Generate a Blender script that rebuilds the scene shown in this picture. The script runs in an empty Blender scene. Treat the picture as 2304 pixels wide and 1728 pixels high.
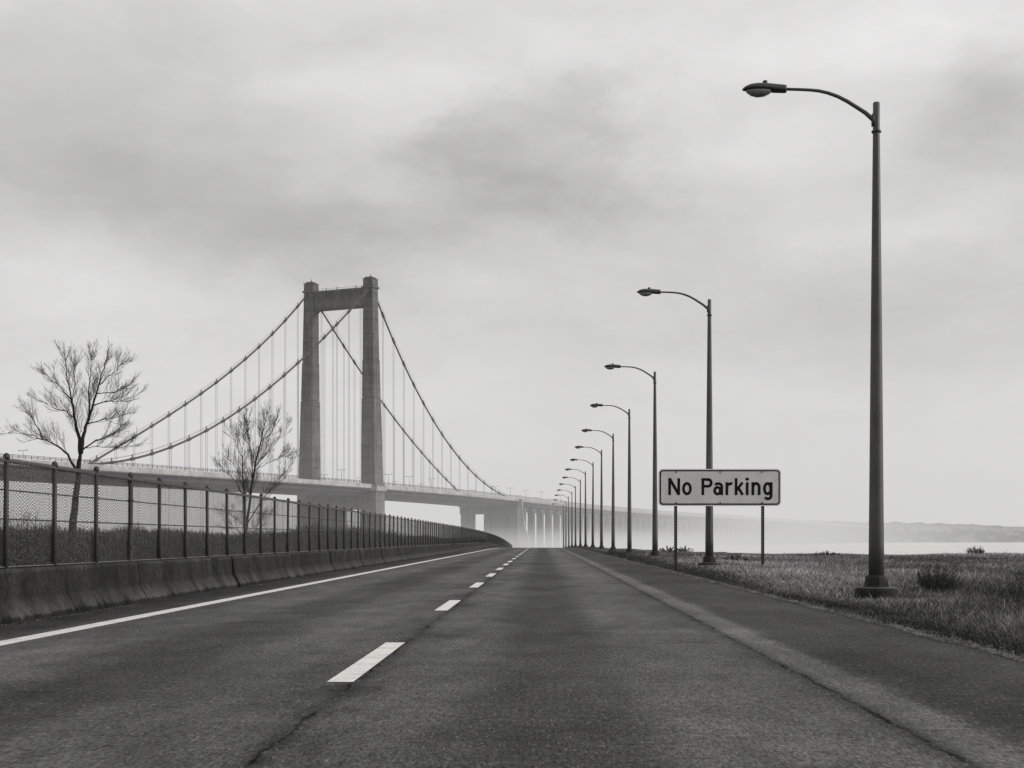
import bpy, math, random
import numpy as np
from mathutils import Vector

random.seed(7); RNG = np.random.default_rng(11)
SC = bpy.context.scene
COL = SC.collection
EYE = 1.35
SKYL = 0.66                       # radiance of the overcast horizon

# ------------------------------------------------------------------ helpers
class MB:
    """collects shapes, then links them as ONE mesh object"""
    def __init__(s): s.v = []; s.f = []
    def poly(s, pts, faces):
        b = len(s.v); s.v += [tuple(p) for p in pts]
        s.f += [tuple(b + i for i in f) for f in faces]; return s
    def hexa(s, p):               # 8 points: bottom ring 0-3, top ring 4-7
        return s.poly(p, [(3,2,1,0),(4,5,6,7),(0,1,5,4),(1,2,6,5),(2,3,7,6),(3,0,4,7)])
    def box(s, x0, x1, y0, y1, z0, z1):
        return s.hexa([(x0,y0,z0),(x1,y0,z0),(x1,y1,z0),(x0,y1,z0),(x0,y0,z1),(x1,y0,z1),(x1,y1,z1),(x0,y1,z1)])
    def tube(s, pts, rad, n=8, cap=True):
        pts = [Vector(p) for p in pts]
        if not hasattr(rad, '__len__'): rad = [rad]*len(pts)
        b = len(s.v); ref = None
        for i, p in enumerate(pts):
            if i == 0: t = pts[1]-p
            elif i == len(pts)-1: t = p-pts[i-1]
            else: t = pts[i+1]-pts[i-1]
            t = t.normalized()
            if ref is None:
                ref = Vector((0,0,1)) if abs(t.z) < .9 else Vector((1,0,0))
            u = t.cross(ref)
            if u.length < 1e-5: u = t.cross(Vector((.3,.9,.1)))
            u.normalize(); w = t.cross(u)
            ref = -w if False else ref
            for k in range(n):
                a = 2*math.pi*k/n
                q = p + (u*math.cos(a)+w*math.sin(a))*rad[i]
                s.v.append((q.x,q.y,q.z))
        for i in range(len(pts)-1):
            for k in range(n):
                k2 = (k+1) % n
                s.f.append((b+i*n+k, b+i*n+k2, b+(i+1)*n+k2, b+(i+1)*n+k))
        if cap:
            s.f.append(tuple(b+k for k in range(n))[::-1])
            s.f.append(tuple(b+(len(pts)-1)*n+k for k in range(n)))
        return s
    def lathe(s, prof, n=20, cx=0, cy=0):        # prof = (r,z)
        b = len(s.v)
        for r, z in prof:
            for k in range(n):
                a = 2*math.pi*k/n
                s.v.append((cx+r*math.cos(a), cy+r*math.sin(a), z))
        for i in range(len(prof)-1):
            for k in range(n):
                k2 = (k+1) % n
                s.f.append((b+i*n+k, b+i*n+k2, b+(i+1)*n+k2, b+(i+1)*n+k))
        s.f.append(tuple(b+k for k in range(n))[::-1])
        s.f.append(tuple(b+(len(prof)-1)*n+k for k in range(n)))
        return s
    def prism(s, ring, fn, a, c):                # ring of 2D points, fn(p,q,h)->xyz, extruded from a to c
        n = len(ring); b = len(s.v)
        for h in (a, c):
            for p, q in ring: s.v.append(tuple(fn(p, q, h)))
        s.f.append(tuple(b+i for i in range(n))); s.f.append(tuple(b+n+i for i in range(n))[::-1])
        for i in range(n):
            j = (i+1) % n
            s.f.append((b+i, b+n+i, b+n+j, b+j))
        return s
    def build(s, name, mat, parent=None, smooth=False, bevel=0, loc=None, fix=True):
        me = bpy.data.meshes.new(name)
        me.from_pydata(s.v, [], s.f); me.update()
        if fix:
            import bmesh
            bm = bmesh.new(); bm.from_mesh(me); bmesh.ops.recalc_face_normals(bm, faces=bm.faces); bm.to_mesh(me); bm.free()
        if smooth:
            me.polygons.foreach_set('use_smooth', [True]*len(me.polygons))
        me.materials.append(mat)
        o = bpy.data.objects.new(name, me); COL.objects.link(o)
        if parent: o.parent = parent
        if loc: o.location = loc
        if bevel:
            m = o.modifiers.new('bevel', 'BEVEL'); m.width = bevel; m.segments = 2; m.limit_method = 'ANGLE'
        return o

def tag(o, label, cat, group=None, kind=None):
    o['label'] = label; o['category'] = cat
    if group: o['group'] = group
    if kind: o['kind'] = kind
    return o
def struct(o, label=None, cat=None):
    o['kind'] = 'structure'
    if label: o['label'] = label
    if cat: o['category'] = cat
    return o
def empty(name, loc, label, cat, group=None):
    o = bpy.data.objects.new(name, None); COL.objects.link(o); o.location = loc
    o.empty_display_size = .2
    return tag(o, label, cat, group)
def copy_tree(o, parent=None):
    c = o.copy(); COL.objects.link(c)
    if parent: c.parent = parent
    for ch in list(o.children): copy_tree(ch, c)
    return c

# ------------------------------------------------------------------ materials
def grey(v): return (v, v*.995, v*.972, 1)
class NT:
    def __init__(s, m): s.t = m.node_tree; s.n = s.t.nodes; s.l = s.t.links
    def node(s, ty, **k):
        n = s.n.new(ty)
        for a, b in k.items(): setattr(n, a, b)
        return n
    def link(s, a, b): s.l.new(a, b)
    def math(s, op, a, b=None, c=None, clamp=False):
        n = s.n.new('ShaderNodeMath'); n.operation = op; n.use_clamp = clamp
        for i, v in enumerate((a, b, c)):
            if v is None: continue
            if isinstance(v, (int, float)): n.inputs[i].default_value = v
            else: s.l.new(v, n.inputs[i])
        return n.outputs[0]
    def vmath(s, op, a, b=None):
        n = s.n.new('ShaderNodeVectorMath'); n.operation = op
        for i, v in enumerate((a, b)):
            if v is None: continue
            if isinstance(v, tuple): n.inputs[i].default_value = v
            else: s.l.new(v, n.inputs[i])
        return n.outputs['Value'] if op in ('DOT_PRODUCT', 'LENGTH') else n.outputs[0]
    def noise(s, vec, scale, detail=4, rough=.55, sx=(1,1,1)):
        if sx != (1,1,1): vec = s.vmath('MULTIPLY', vec, sx)
        n = s.n.new('ShaderNodeTexNoise'); n.inputs['Scale'].default_value = scale
        n.inputs['Detail'].default_value = detail; n.inputs['Roughness'].default_value = rough
        s.l.new(vec, n.inputs['Vector']); return n.outputs[0]
    def ramp(s, v, lo, hi, a=0., b=1.):
        n = s.n.new('ShaderNodeMapRange'); n.clamp = True
        s.l.new(v, n.inputs[0])
        for i, q in enumerate((lo, hi, a, b)): n.inputs[1+i].default_value = q
        return n.outputs[0]
    def smooth(s, v, lo, hi, a=0., b=1.):
        o = s.ramp(v, lo, hi, a, b); o.node.interpolation_type = 'SMOOTHSTEP'; return o
    def col(s, v):                       # value -> slightly warm grey
        n = s.n.new('ShaderNodeCombineXYZ')
        s.l.new(v, n.inputs[0]); s.l.new(s.math('MULTIPLY', v, .995), n.inputs[1]); s.l.new(s.math('MULTIPLY', v, .972), n.inputs[2])
        return n.outputs[0]
def newmat(name, rough=.8, spec=.3, metal=0):
    m = bpy.data.materials.new(name); m.use_nodes = True
    t = NT(m); b = m.node_tree.nodes['Principled BSDF']
    b.inputs['Roughness'].default_value = rough; b.inputs['Metallic'].default_value = metal
    b.inputs['Specular IOR Level'].default_value = spec
    co = t.node('ShaderNodeTexCoord').outputs['Object']
    geo = t.node('ShaderNodeNewGeometry').outputs['Position']
    return m, t, b, co, geo
def bump(t, b, h, dist, strength=1.):
    n = t.node('ShaderNodeBump'); n.inputs['Distance'].default_value = dist; n.inputs['Strength'].default_value = strength
    t.link(h, n.inputs['Height']); t.link(n.outputs[0], b.inputs['Normal'])
def mottled(name, base, amp, scale, rough=.8, spec=.3, bmp=0, sx=(1,1,1), world=False, metal=0, fine=.0, fscale=40):
    m, t, b, co, geo = newmat(name, rough, spec, metal)
    v = geo if world else co
    a = t.noise(v, scale, 6, .6, sx)
    val = t.ramp(a, .25, .75, base*(1-amp), base*(1+amp))
    if fine:
        f = t.noise(v, fscale, 3, .6)
        val = t.math('MULTIPLY', val, t.ramp(f, .3, .7, 1-fine, 1+fine))
    t.link(t.col(val), b.inputs['Base Color'])
    if bmp: bump(t, b, t.noise(v, scale*6, 5, .6), bmp)
    return m

M = {}
M['pole'] = mottled('lamp_pole_steel', .062, .45, 3, .5, .4, sx=(1,1,.35), fine=.35, fscale=60)
M['lamp_dark'] = mottled('luminaire_paint', .035, .2, 9, .45, .4)
M['lens'] = mottled('luminaire_lens', .20, .3, 30, .25, .6, sx=(1,4,1))
M['footing'] = mottled('footing_concrete', .022, .5, 5, .9, .2, bmp=.02, fine=.3)
M['bell'] = mottled('cast_base', .011, .5, 7, .7, .3, fine=.3)
M['fence_post'] = mottled('fence_post_steel', .028, .35, 4, .6, .4, fine=.2, world=True)
M['tie'] = mottled('tie_wire', .09, .6, 14, .5, .4, world=True)
M['rail'] = mottled('fence_rail_steel', .05, .45, 9, .55, .4, world=True)
M['sign_back'] = mottled('sign_sheet', .60, .13, 1.6, .45, .35, fine=.03, fscale=200)
M['sign_black'] = mottled('sign_black', .006, .2, 3, .8, .1)
M['sign_edge'] = mottled('sign_margin', .75, .06, 3, .45, .35)
M['sign_post'] = mottled('sign_post_steel', .02, .2, 9, .6, .4)
M['bark'] = mottled('bark', .022, .5, 12, .9, .15, sx=(1,1,.3), fine=.3)
M['twig'] = mottled('twig_bark', .035, .3, 3, .9, .1)
M['cable'] = mottled('cable_steel', .05, .2, .2, .7, .2)
M['hanger'] = mottled('hanger_steel', .11, .1, .2, .7, .2)
M['bridge_rail'] = mottled('bridge_rail', .05, .2, .2, .7, .2)
M['bridge_lamp'] = mottled('bridge_lamp_steel', .06, .2, .2, .7, .2)
M['weed'] = mottled('dry_weed', .05, .5, 6, .9, .1)
M['rim'] = mottled('footing_top', .10, .4, 9, .9, .2)
M['pebble'] = mottled('pebble', .10, .6, 9, .9, .2, world=True)

# tower concrete: pour lines, stains and panels of uneven tone
def concrete_big(name, base, lift=6.0, streak=.3):
    m, t, b, co, geo = newmat(name, .9, .2)
    sep = t.node('ShaderNodeSeparateXYZ'); t.link(geo, sep.inputs[0]); z = sep.outputs[2]
    st = t.noise(geo, .5, 6, .6, (1,1,.12))
    bl = t.noise(geo, .12, 5, .6)
    val = t.math('MULTIPLY', t.ramp(st, .3, .7, 1-streak, 1+streak), t.ramp(bl, .3, .7, .8, 1.2))
    fr = t.math('FRACT', t.math('DIVIDE', z, lift))
    ln = t.math('MAXIMUM', t.smooth(fr, .0, .06, 1, 0), t.smooth(fr, .94, 1., 0, 1))
    lvl = t.noise(t.vmath('MULTIPLY', geo, (0,0,1)), .35, 2)
    val = t.math('MULTIPLY', val, t.math('SUBTRACT', 1, t.math('MULTIPLY', ln, t.ramp(lvl, .4, .6, .15, .45))))
    val = t.math('MULTIPLY', val, t.ramp(lvl, .35, .65, .88, 1.12))
    sg = t.node('ShaderNodeSeparateXYZ'); t.link(co, sg.inputs[0])
    val = t.math('MULTIPLY', val, t.ramp(t.noise(geo, .9, 6, .7, (1,1,.5)), .34, .66, .75, 1.25))
    val = t.math('MULTIPLY', val, base)
    t.link(t.col(val), b.inputs['Base Color'])
    bump(t, b, t.noise(geo, 1.5, 5), .15)
    return m
M['tower'] = concrete_big('tower_concrete', .095)
M['tower_light'] = concrete_big('tower_collar_concrete', .26)
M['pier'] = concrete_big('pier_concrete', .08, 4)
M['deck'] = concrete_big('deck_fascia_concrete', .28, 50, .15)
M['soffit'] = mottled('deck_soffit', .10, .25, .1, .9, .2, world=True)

# jersey barrier
def barrier_mat():
    m, t, b, co, geo = newmat('barrier_concrete', .92, .15)
    sep = t.node('ShaderNodeSeparateXYZ'); t.link(geo, sep.inputs[0]); z = sep.outputs[2]
    st = t.noise(geo, 1.5, 8, .72, (1,1.0,.45))
    fi = t.noise(geo, 12, 6, .75, (1,1,.8))
    bl = t.noise(geo, .55, 4, .6)
    val = t.math('MULTIPLY', t.ramp(st, .34, .66, .35, 1.7), t.ramp(fi, .34, .66, .45, 1.6))
    val = t.math('MULTIPLY', val, t.ramp(bl, .3, .7, .75, 1.2))
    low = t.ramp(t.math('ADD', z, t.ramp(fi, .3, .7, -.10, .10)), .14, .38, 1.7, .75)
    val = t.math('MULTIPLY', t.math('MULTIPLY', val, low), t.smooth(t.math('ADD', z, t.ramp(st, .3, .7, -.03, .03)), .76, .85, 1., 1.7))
    toe_tone = t.smooth(t.math('ADD', z, t.ramp(st, .3, .7, -.04, .05)), .06, .13, .30, 1.)  # base colour darkens at the foot, with a ragged upper edge
    val = t.math('MULTIPLY', t.math('MULTIPLY', val, toe_tone), .025)
    t.link(t.col(val), b.inputs['Base Color'])
    bump(t, b, fi, .02, .8)
    return m
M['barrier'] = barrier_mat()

# asphalt, with joints, patched strip, wheel tracks and cracks laid out in metres across the road
def road_mat():
    m, t, b, co, geo = newmat('asphalt', .8, .3)
    sep = t.node('ShaderNodeSeparateXYZ'); t.link(co, sep.inputs[0]); x, y = sep.outputs[0], sep.outputs[1]
    wob = t.math('MULTIPLY', t.math('SUBTRACT', t.noise(co, .45, 6, .62, (.2,1,1)), .5), .55)
    xw = t.math('ADD', x, wob)
    agg = t.noise(co, 46, 2, .7, (1,.28,1))
    agg2 = t.noise(co, 22, 3, .75, (1,.25,1))
    mid = t.noise(co, 2.4, 6, .66, (1,.28,1))
    big = t.noise(co, .22, 5, .6, (1.6,.55,1))
    trans = t.noise(co, 1.0, 5, .65, (.16,1.3,1))
    val = t.math('MULTIPLY', t.ramp(agg, .34, .66, .5, 1.55), t.ramp(agg2, .34, .66, .66, 1.34))
    val = t.math('MULTIPLY', val, t.ramp(mid, .34, .66, .66, 1.34))
    val = t.math('MULTIPLY', val, t.ramp(big, .36, .64, .70, 1.28))
    val = t.math('MULTIPLY', val, t.ramp(trans, .38, .66, .90, 1.10))
    blot = t.noise(co, .9, 7, .7, (1,.35,1))
    near_joint = t.smooth(t.math('ABSOLUTE', t.math('SUBTRACT', x, -1.6)), .1, 1.3, 1., 0.)
    val = t.math('MULTIPLY', val, t.math('SUBTRACT', 1, t.math('MULTIPLY', t.smooth(blot, .50, .62), t.ramp(near_joint, 0, 1, .16, .42))))
    def band(c, w, soft, amt, src=None):
        d = t.math('ABSOLUTE', t.math('SUBTRACT', xw if src is None else src, c))
        return t.smooth(d, w, w+soft, amt, 1.)
    for c, w, soft, amt in ((0.1,.2,.9,.62), (-4.3,.2,.9,.64), (-8.0,.3,.6,.5), (1.5,.3,.7,1.25), (-1.1,.2,.5,1.2), (-3.0,.25,.6,1.18), (-5.8,.3,.6,1.22)):
        val = t.math('MULTIPLY', val, band(c, w, soft, amt))
    # right shoulder darker, the pale strip between lane and shoulder
    val = t.math('MULTIPLY', val, t.smooth(xw, 3.0, 3.3, 1., .56))
    rag = t.math('ADD', x, t.math('MULTIPLY', t.math('SUBTRACT', t.noise(co, 3.2, 5, .7, (.6,1,1)), .5), .35))
    strip = t.math('MULTIPLY', t.smooth(rag, 2.58, 2.66), t.smooth(rag, 3.0, 3.14, 1., 0.))
    val = t.math('MULTIPLY', val, t.math('ADD', 1, t.math('MULTIPLY', strip, .52)))
    # joint cracks
    w1 = t.math('MULTIPLY', t.math('SUBTRACT', t.noise(co, 1.3, 7, .68, (.05,1,1)), .5), .26)
    cw = t.noise(co, .8, 4, .7, (.1,1,1))
    for c, wd, dk in ((-1.76, .018, .18), (2.57, .022, .22)):
        d = t.math('ABSOLUTE', t.math('SUBTRACT', t.math('ADD', x, w1), c))
        dd = t.math('SUBTRACT', d, t.ramp(cw, .36, .7, -.03, wd))
        ck = t.smooth(dd, 0., .035, dk, 1.)
        val = t.math('MULTIPLY', val, ck)
        halo = t.smooth(d, .0, .22, .60, 1.)
        val = t.math('MULTIPLY', val, halo)
    # random transverse cracks
    vo = t.node('ShaderNodeTexVoronoi', feature='DISTANCE_TO_EDGE'); vo.inputs['Scale'].default_value = .35
    wv = t.node('ShaderNodeVectorMath'); wv.operation = 'ADD'
    ns = t.node('ShaderNodeTexNoise'); ns.inputs['Scale'].default_value = 1.6; ns.inputs['Detail'].default_value = 6
    t.link(co, ns.inputs['Vector'])
    t.link(t.vmath('MULTIPLY', ns.outputs['Color'], (.9,.9,0)), wv.inputs[0]); t.link(t.vmath('MULTIPLY', co, (.5,1.1,1)), wv.inputs[1])
    t.link(wv.outputs[0], vo.inputs['Vector'])
    msk = t.smooth(t.noise(co, .35, 3), .54, .62)
    ck = t.math('MULTIPLY', t.smooth(vo.outputs[0], .0, .018, 1., 0.), msk)
    val = t.math('MULTIPLY', val, t.math('SUBTRACT', 1, t.math('MULTIPLY', ck, .45)))
    # bright chips of stone
    chip = t.smooth(t.noise(co, 34, 1, .5, (1,.22,1)), .66, .74)
    val = t.math('ADD', val, t.math('MULTIPLY', chip, 1.3))
    t.link(t.math('MINIMUM', t.math('MULTIPLY', val, .26), .6), b.inputs['Specular IOR Level'])
    val = t.math('MULTIPLY', val, .046)
    t.link(t.col(val), b.inputs['Base Color'])
    bump(t, b, t.math('ADD', agg, t.math('MULTIPLY', agg2, .6)), .012, .8)
    t.link(t.ramp(mid, .3, .7, .62, .82), b.inputs['Roughness'])
    return m
M['road'] = road_mat()
def paint_mat():
    m, t, b, co, geo = newmat('road_paint', .7, .3)
    a = t.noise(geo, 34, 4, .7); c = t.noise(geo, 3, 4, .6)
    wear = t.smooth(t.math('ADD', a, t.math('MULTIPLY', c, .5)), .60, .70)
    val = t.math('MULTIPLY', t.ramp(wear, 0, 1, .42, .66), t.ramp(c, .3, .7, .9, 1.05))
    t.link(t.col(val), b.inputs['Base Color'])
    # worn-through specks show asphalt
    sp = t.smooth(t.math('ADD', t.noise(geo, 48, 4, .75, (1,.5,1)), t.ramp(t.noise(geo, 2.5, 5, .7), .35, .7, -.06, .07)), .61, .68)
    tr = t.node('ShaderNodeBsdfTransparent'); mx = t.node('ShaderNodeMixShader')
    t.link(sp, mx.inputs[0]); t.link(b.outputs[0], mx.inputs[1]); t.link(tr.outputs[0], mx.inputs[2])
    t.link(mx.outputs[0], t.n['Material Output'].inputs[0])
    bump(t, b, a, .004)
    return m
M['paint'] = paint_mat()

def ground_mat():
    m, t, b, co, geo = newmat('earth_and_turf', .95, .1)
    sep = t.node('ShaderNodeSeparateXYZ'); t.link(geo, sep.inputs[0]); x = sep.outputs[0]
    a = t.noise(geo, .5, 7, .65); f = t.noise(geo, 9, 6, .7); g = t.noise(geo, .09, 4, .6, (.5,1.4,1))
    val = t.math('MULTIPLY', t.ramp(a, .3, .7, .6, 1.35), t.ramp(f, .3, .7, .4, 1.6))
    val = t.math('MULTIPLY', val, t.ramp(g, .35, .65, .7, 1.3))
    left = t.math('MULTIPLY', t.smooth(x, -11, -9, .26, 1.), t.smooth(x, 5.7, 7.2, .42, 1.))
    left = t.math('ADD', left, t.math('MULTIPLY', t.smooth(x, 0, -3), t.smooth(sep.outputs[1], 70, 140, 0., .35)))
    val = t.math('MULTIPLY', t.math('MULTIPLY', val, left), .070)
    t.link(t.col(val), b.inputs['Base Color'])
    bump(t, b, f, .12)
    return m
M['ground'] = ground_mat()
def gravel_mat():
    m, t, b, co, geo = newmat('gravel_edge', .95, .15)
    vo = t.node('ShaderNodeTexVoronoi'); vo.inputs['Scale'].default_value = 28; t.link(geo, vo.inputs['Vector'])
    f = t.noise(geo, 14, 5, .7); a = t.noise(geo, .7, 4, .6)
    val = t.math('MULTIPLY', t.ramp(vo.outputs['Color'], 0, 1, .4, 1.6), t.ramp(f, .35, .65, .5, 1.6))
    val = t.math('MULTIPLY', t.math('MULTIPLY', val, t.ramp(a, .34, .66, .4, 1.4)), .10)
    t.link(t.col(val), b.inputs['Base Color']); bump(t, b, vo.outputs['Distance'], .03)
    return m
M['gravel'] = gravel_mat()
def grass_mat():
    m, t, b, co, geo = newmat('grass_blade', .8, .15)
    at = t.node('ShaderNodeAttribute', attribute_name='shade')
    t.link(t.col(at.outputs['Fac']), b.inputs['Base Color'])
    return m
M['grass'] = grass_mat()
def water_mat():
    m, t, b, co, geo = newmat('water', .2, 1.)
    b.inputs['Base Color'].default_value = grey(.55)
    w = t.noise(geo, .35, 6, .65, (.35,1,1)); w2 = t.noise(geo, .03, 4, .6, (.4,1.6,1))
    h = t.math('ADD', w, t.math('MULTIPLY', w2, 1.5))
    bump(t, b, h, .7, .6)
    return m
M['water'] = water_mat()
def hill_mat():
    m, t, b, co, geo = newmat('wooded_hill', .95, .05)
    a = t.noise(geo, .02, 7, .65, (1,.3,2.2)); f = t.noise(geo, .09, 5, .7)
    sep = t.node('ShaderNodeSeparateXYZ'); t.link(geo, sep.inputs[0])
    pale = t.math('MULTIPLY', t.smooth(a, .48, .58), t.smooth(sep.outputs[2], 30, 20))
    val = t.math('ADD', t.ramp(f, .35, .65, .02, .07), t.math('MULTIPLY', pale, .14))
    t.link(t.col(val), b.inputs['Base Color']); bump(t, b, f, 6)
    return m
M['hill'] = hill_mat()
def mesh_mat():
    """woven chain link wire: diamond lattice, the gaps are clear"""
    m, t, b, co, geo = newmat('chain_link_wire', .6, .4)
    sep = t.node('ShaderNodeSeparateXYZ'); t.link(geo, sep.inputs[0]); y, z = sep.outputs[1], sep.outputs[2]
    wb = t.math('MULTIPLY', t.math('SUBTRACT', t.noise(geo, 2.5, 3), .5), .05)
    cell = .057
    wy = t.math('MULTIPLY', t.math('SUBTRACT', t.noise(geo, 3.1, 3), .5), .05)
    def fam(sign):
        q = t.math('ADD', t.math('ADD', y, wy), t.math('MULTIPLY', t.math('ADD', z, wb), .95*sign))
        fr = t.math('FRACT', t.math('DIVIDE', t.math('ADD', q, 500.), cell))
        return t.math('ABSOLUTE', t.math('SUBTRACT', fr, .5))
    d = t.math('MAXIMUM', fam(1), fam(-1))
    al = t.smooth(d, .32, .385)
    vv = t.ramp(t.noise(geo, 22, 2), .46, .62, .006, .075)  # pale flecks put wire highlights into the colour
    t.link(t.col(vv), b.inputs['Base Color'])
    tr = t.node('ShaderNodeBsdfTransparent'); mx = t.node('ShaderNodeMixShader')
    t.link(al, mx.inputs[0]); t.link(tr.outputs[0], mx.inputs[1]); t.link(b.outputs[0], mx.inputs[2])
    t.link(mx.outputs[0], t.n['Material Output'].inputs[0])
    return m
M['mesh'] = mesh_mat()

# ------------------------------------------------------------------ terrain
A_CREST, Y_CREST = 5.3e-5, 170.
def grade(Y):
    Y = np.asarray(Y, float)
    return np.maximum(-A_CREST*np.maximum(0, Y-Y_CREST)**2, -9.)
def sstep(v, a, b):
    q = np.clip((v-a)/(b-a), 0, 1); return q*q*(3-2*q)
def wavy(X, Y):
    return (np.sin(X*.9+Y*.37)*.5+np.sin(X*.31-Y*.23+1.3)+np.sin(X*1.7+Y*1.1+.4)*.35+np.sin(-X*.13+Y*.71)*.6)/2.4
SH_X = [5.3, 9.5, 10.5, 12.6, 16, 22, 30, 60, 120, 400, 9000]
SH_Y = [470, 450, 330, 210, 165, 128, 117, 113, 112, 108, 100]
def shore(X): return np.interp(X, SH_X, SH_Y) + 2.0*np.sin(X*.35) + 1.2*np.sin(X*.9+1)
def bend(Y): return -1.05*sstep(np.asarray(Y, float), 85, 230)      # the barrier line swings out a little
def gz(X, Y):
    X = np.asarray(X, float); Y = np.asarray(Y, float)
    z = grade(Y) - .05
    right = sstep(X, 5.25, 6.3)
    zr = -.07*(1-sstep(Y, 31, 44)) + .03 + .12*sstep(Y, 33, 50)*(1-sstep(X, 8.2, 10.5)) - .12*sstep(X, 8.5, 12) + .06*wavy(X*1.2, Y*.8) + .04*np.exp(-((X-5.9)/.5)**2)
    z = z + right*(zr+.05)
    XL = X-bend(Y); left = sstep(-XL, 9.2, 10.2)
    zl = .12 + 1.5*sstep(Y, 62, 125)*sstep(-X, 9.5, 16) + .30*wavy(X*.5, Y*.4)*sstep(-X, 10, 14)
    z = z + left*(zl+.05)
    # banks down to the water
    z = z - right*6.5*sstep(Y, shore(X), shore(X)+14)
    z = z - left*8.5*sstep(Y+0.35*(-X-12), 235, 300)
    z = np.where(Y > 445, -10.5, z)
    far = (np.abs(X) > 700) | (Y > 700)
    return np.where(far, -12., z)

def grid_obj(name, xs, ys, zf, mat, smooth=True):
    Xg, Yg = np.meshgrid(xs, ys); Zg = zf(Xg, Yg)
    v = np.stack([Xg, Yg, Zg], -1).reshape(-1, 3)
    nx, ny = len(xs), len(ys)
    i = np.arange(nx-1)[None, :] + nx*np.arange(ny-1)[:, None]
    f = np.stack([i, i+1, i+1+nx, i+nx], -1).reshape(-1, 4)
    me = bpy.data.meshes.new(name)
    me.vertices.add(len(v)); me.vertices.foreach_set('co', v.ravel())
    me.loops.add(f.size); me.loops.foreach_set('vertex_index', f.ravel())
    me.polygons.add(len(f)); me.polygons.foreach_set('loop_start', np.arange(0, f.size, 4))
    me.polygons.foreach_set('loop_total', np.full(len(f), 4)); me.update(calc_edges=True)
    if smooth: me.polygons.foreach_set('use_smooth', np.ones(len(f), bool))
    me.materials.append(mat)
    o = bpy.data.objects.new(name, me); COL.objects.link(o); return o

def axis(*parts): return np.unique(np.concatenate([np.arange(a, b, c) for a, b, c in parts]))
gx = axis((-9000,-700,2000), (-700,-100,60), (-100,-30,3), (-30,-8.8,.6), (-8.8,5.2,2.8), (5.2,14,.25), (14,60,1.2), (60,140,4), (140,700,25), (700,9001,1500))
gy = axis((-400,-20,40), (-20,60,.6), (60,140,1.2), (140,460,3), (460,700,40), (700,9001,1200))
struct(grid_obj('ground', gx, gy, gz, M['ground']), 'low rough ground on both sides of the road', 'ground')

ry = axis((-30,160,2), (160,446,4))
def road_z(X, Y): return grade(Y) + 0*X
# ragged right edge
def road_sheet():
    xs = np.array([-9.2, -6, -3, 0, 3, 5.0, 5.33])
    ys = axis((-30,60,.25), (60,160,1), (160,440,4))
    Xg, Yg = np.meshgrid(xs, ys)
    w = .05*np.sin(ys*2.1)+.04*np.sin(ys*5.3+1)+.03*np.sin(ys*11.7)
    Xg[:, -1] += w; Xg[:, 0] += bend(ys)
    v = np.stack([Xg, Yg, grade(Yg)], -1).reshape(-1, 3)
    nx, ny = len(xs), len(ys)
    f = [(j*nx+i, j*nx+i+1, (j+1)*nx+i+1, (j+1)*nx+i) for j in range(ny-1) for i in range(nx-1)]
    mb = MB(); mb.v = [tuple(p) for p in v]; mb.f = f
    return mb.build('road', M['road'], fix=False)
road = struct(road_sheet(), 'empty grey asphalt road running straight ahead over a low crest', 'road')
def strip(xa, xb, y0, y1, dz, step=3.):
    mb = MB(); n = max(1, int((y1-y0)/step)); ys = np.linspace(y0, y1, n+1)
    for y in ys:
        z = float(grade(y))+dz; mb.v += [(xa, y, z), (xb, y, z)]
    for i in range(n): mb.f.append((2*i, 2*i+1, 2*i+3, 2*i+2))
    return mb
strip(-7.16, -6.84, -20, 435, .004).build('edge_line', M['paint'], road, fix=False)
FH = 2880*EYE
dash_near = [FH/322, FH/161, FH/109, FH/84.5, FH/69.5, FH/59, FH/51.8]
y = dash_near[0]-12.06
dl = [y] + dash_near
while dl[-1] < 400: dl.append(dl[-1]+(11.0 if len(dl) < 12 else 10.5))
for i, y0 in enumerate(dl):
    ln = 4.6 if i < 2 else (4.1 if i < 4 else 4.3)
    strip(-2.03, -1.78, y0, y0+ln, .004).build('lane_dash', M['paint'], road, fix=False)

# gravel edging beside the asphalt
def gravel():
    mb = MB(); ys = axis((-10,60,.2), (60,300,1.5))
    for y in ys:
        a = 5.28+.04*math.sin(y*1.7); b_ = 5.47+.04*math.sin(y*2.3+1)+.04*math.sin(y*7.1)
        z = float(grade(y))
        mb.v += [(a, y, z+.006), ((a+b_)/2, y, z+.035+.012*math.sin(y*9)), (b_, y, z+.012)]
    for i in range(len(ys)-1):
        for k in (0, 1): mb.f.append((3*i+k, 3*i+k+1, 3*i+3+k+1, 3*i+3+k))
    return mb.build('gravel_edging', M['gravel'], fix=False)
tag(gravel(), 'narrow pale gravel edging between shoulder asphalt and grass', 'gravel', kind='stuff')

def pebbles():
    mb = MB()
    def stone(x, y, z, r):
        a = random.random()*6
        p = [(x+r*math.cos(a+k*1.57)*random.uniform(.6,1.1), y+r*math.sin(a+k*1.57)*random.uniform(.6,1.1), z-.01) for k in range(4)]
        q = [(x+(px-x)*.6, y+(py-y)*.6, z+r*random.uniform(.4,.9)) for px, py, _ in p]
        mb.hexa(p+q)
    for _ in range(2600):
        y = 11+random.random()**1.6*70; x = 5.45+random.gauss(0, .12)
        stone(x, y, .015, random.uniform(.006, .022))
    for _ in range(420):
        y = 15+random.random()**1.4*70; x = -8.46+abs(random.gauss(0, .10))
        stone(x, y, .003, random.uniform(.006, .022))
    return mb.build('loose_stones', M['pebble'], fix=False)
tag(pebbles(), 'scattered pebbles and grit along the road margins', 'gravel', kind='stuff')

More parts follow.
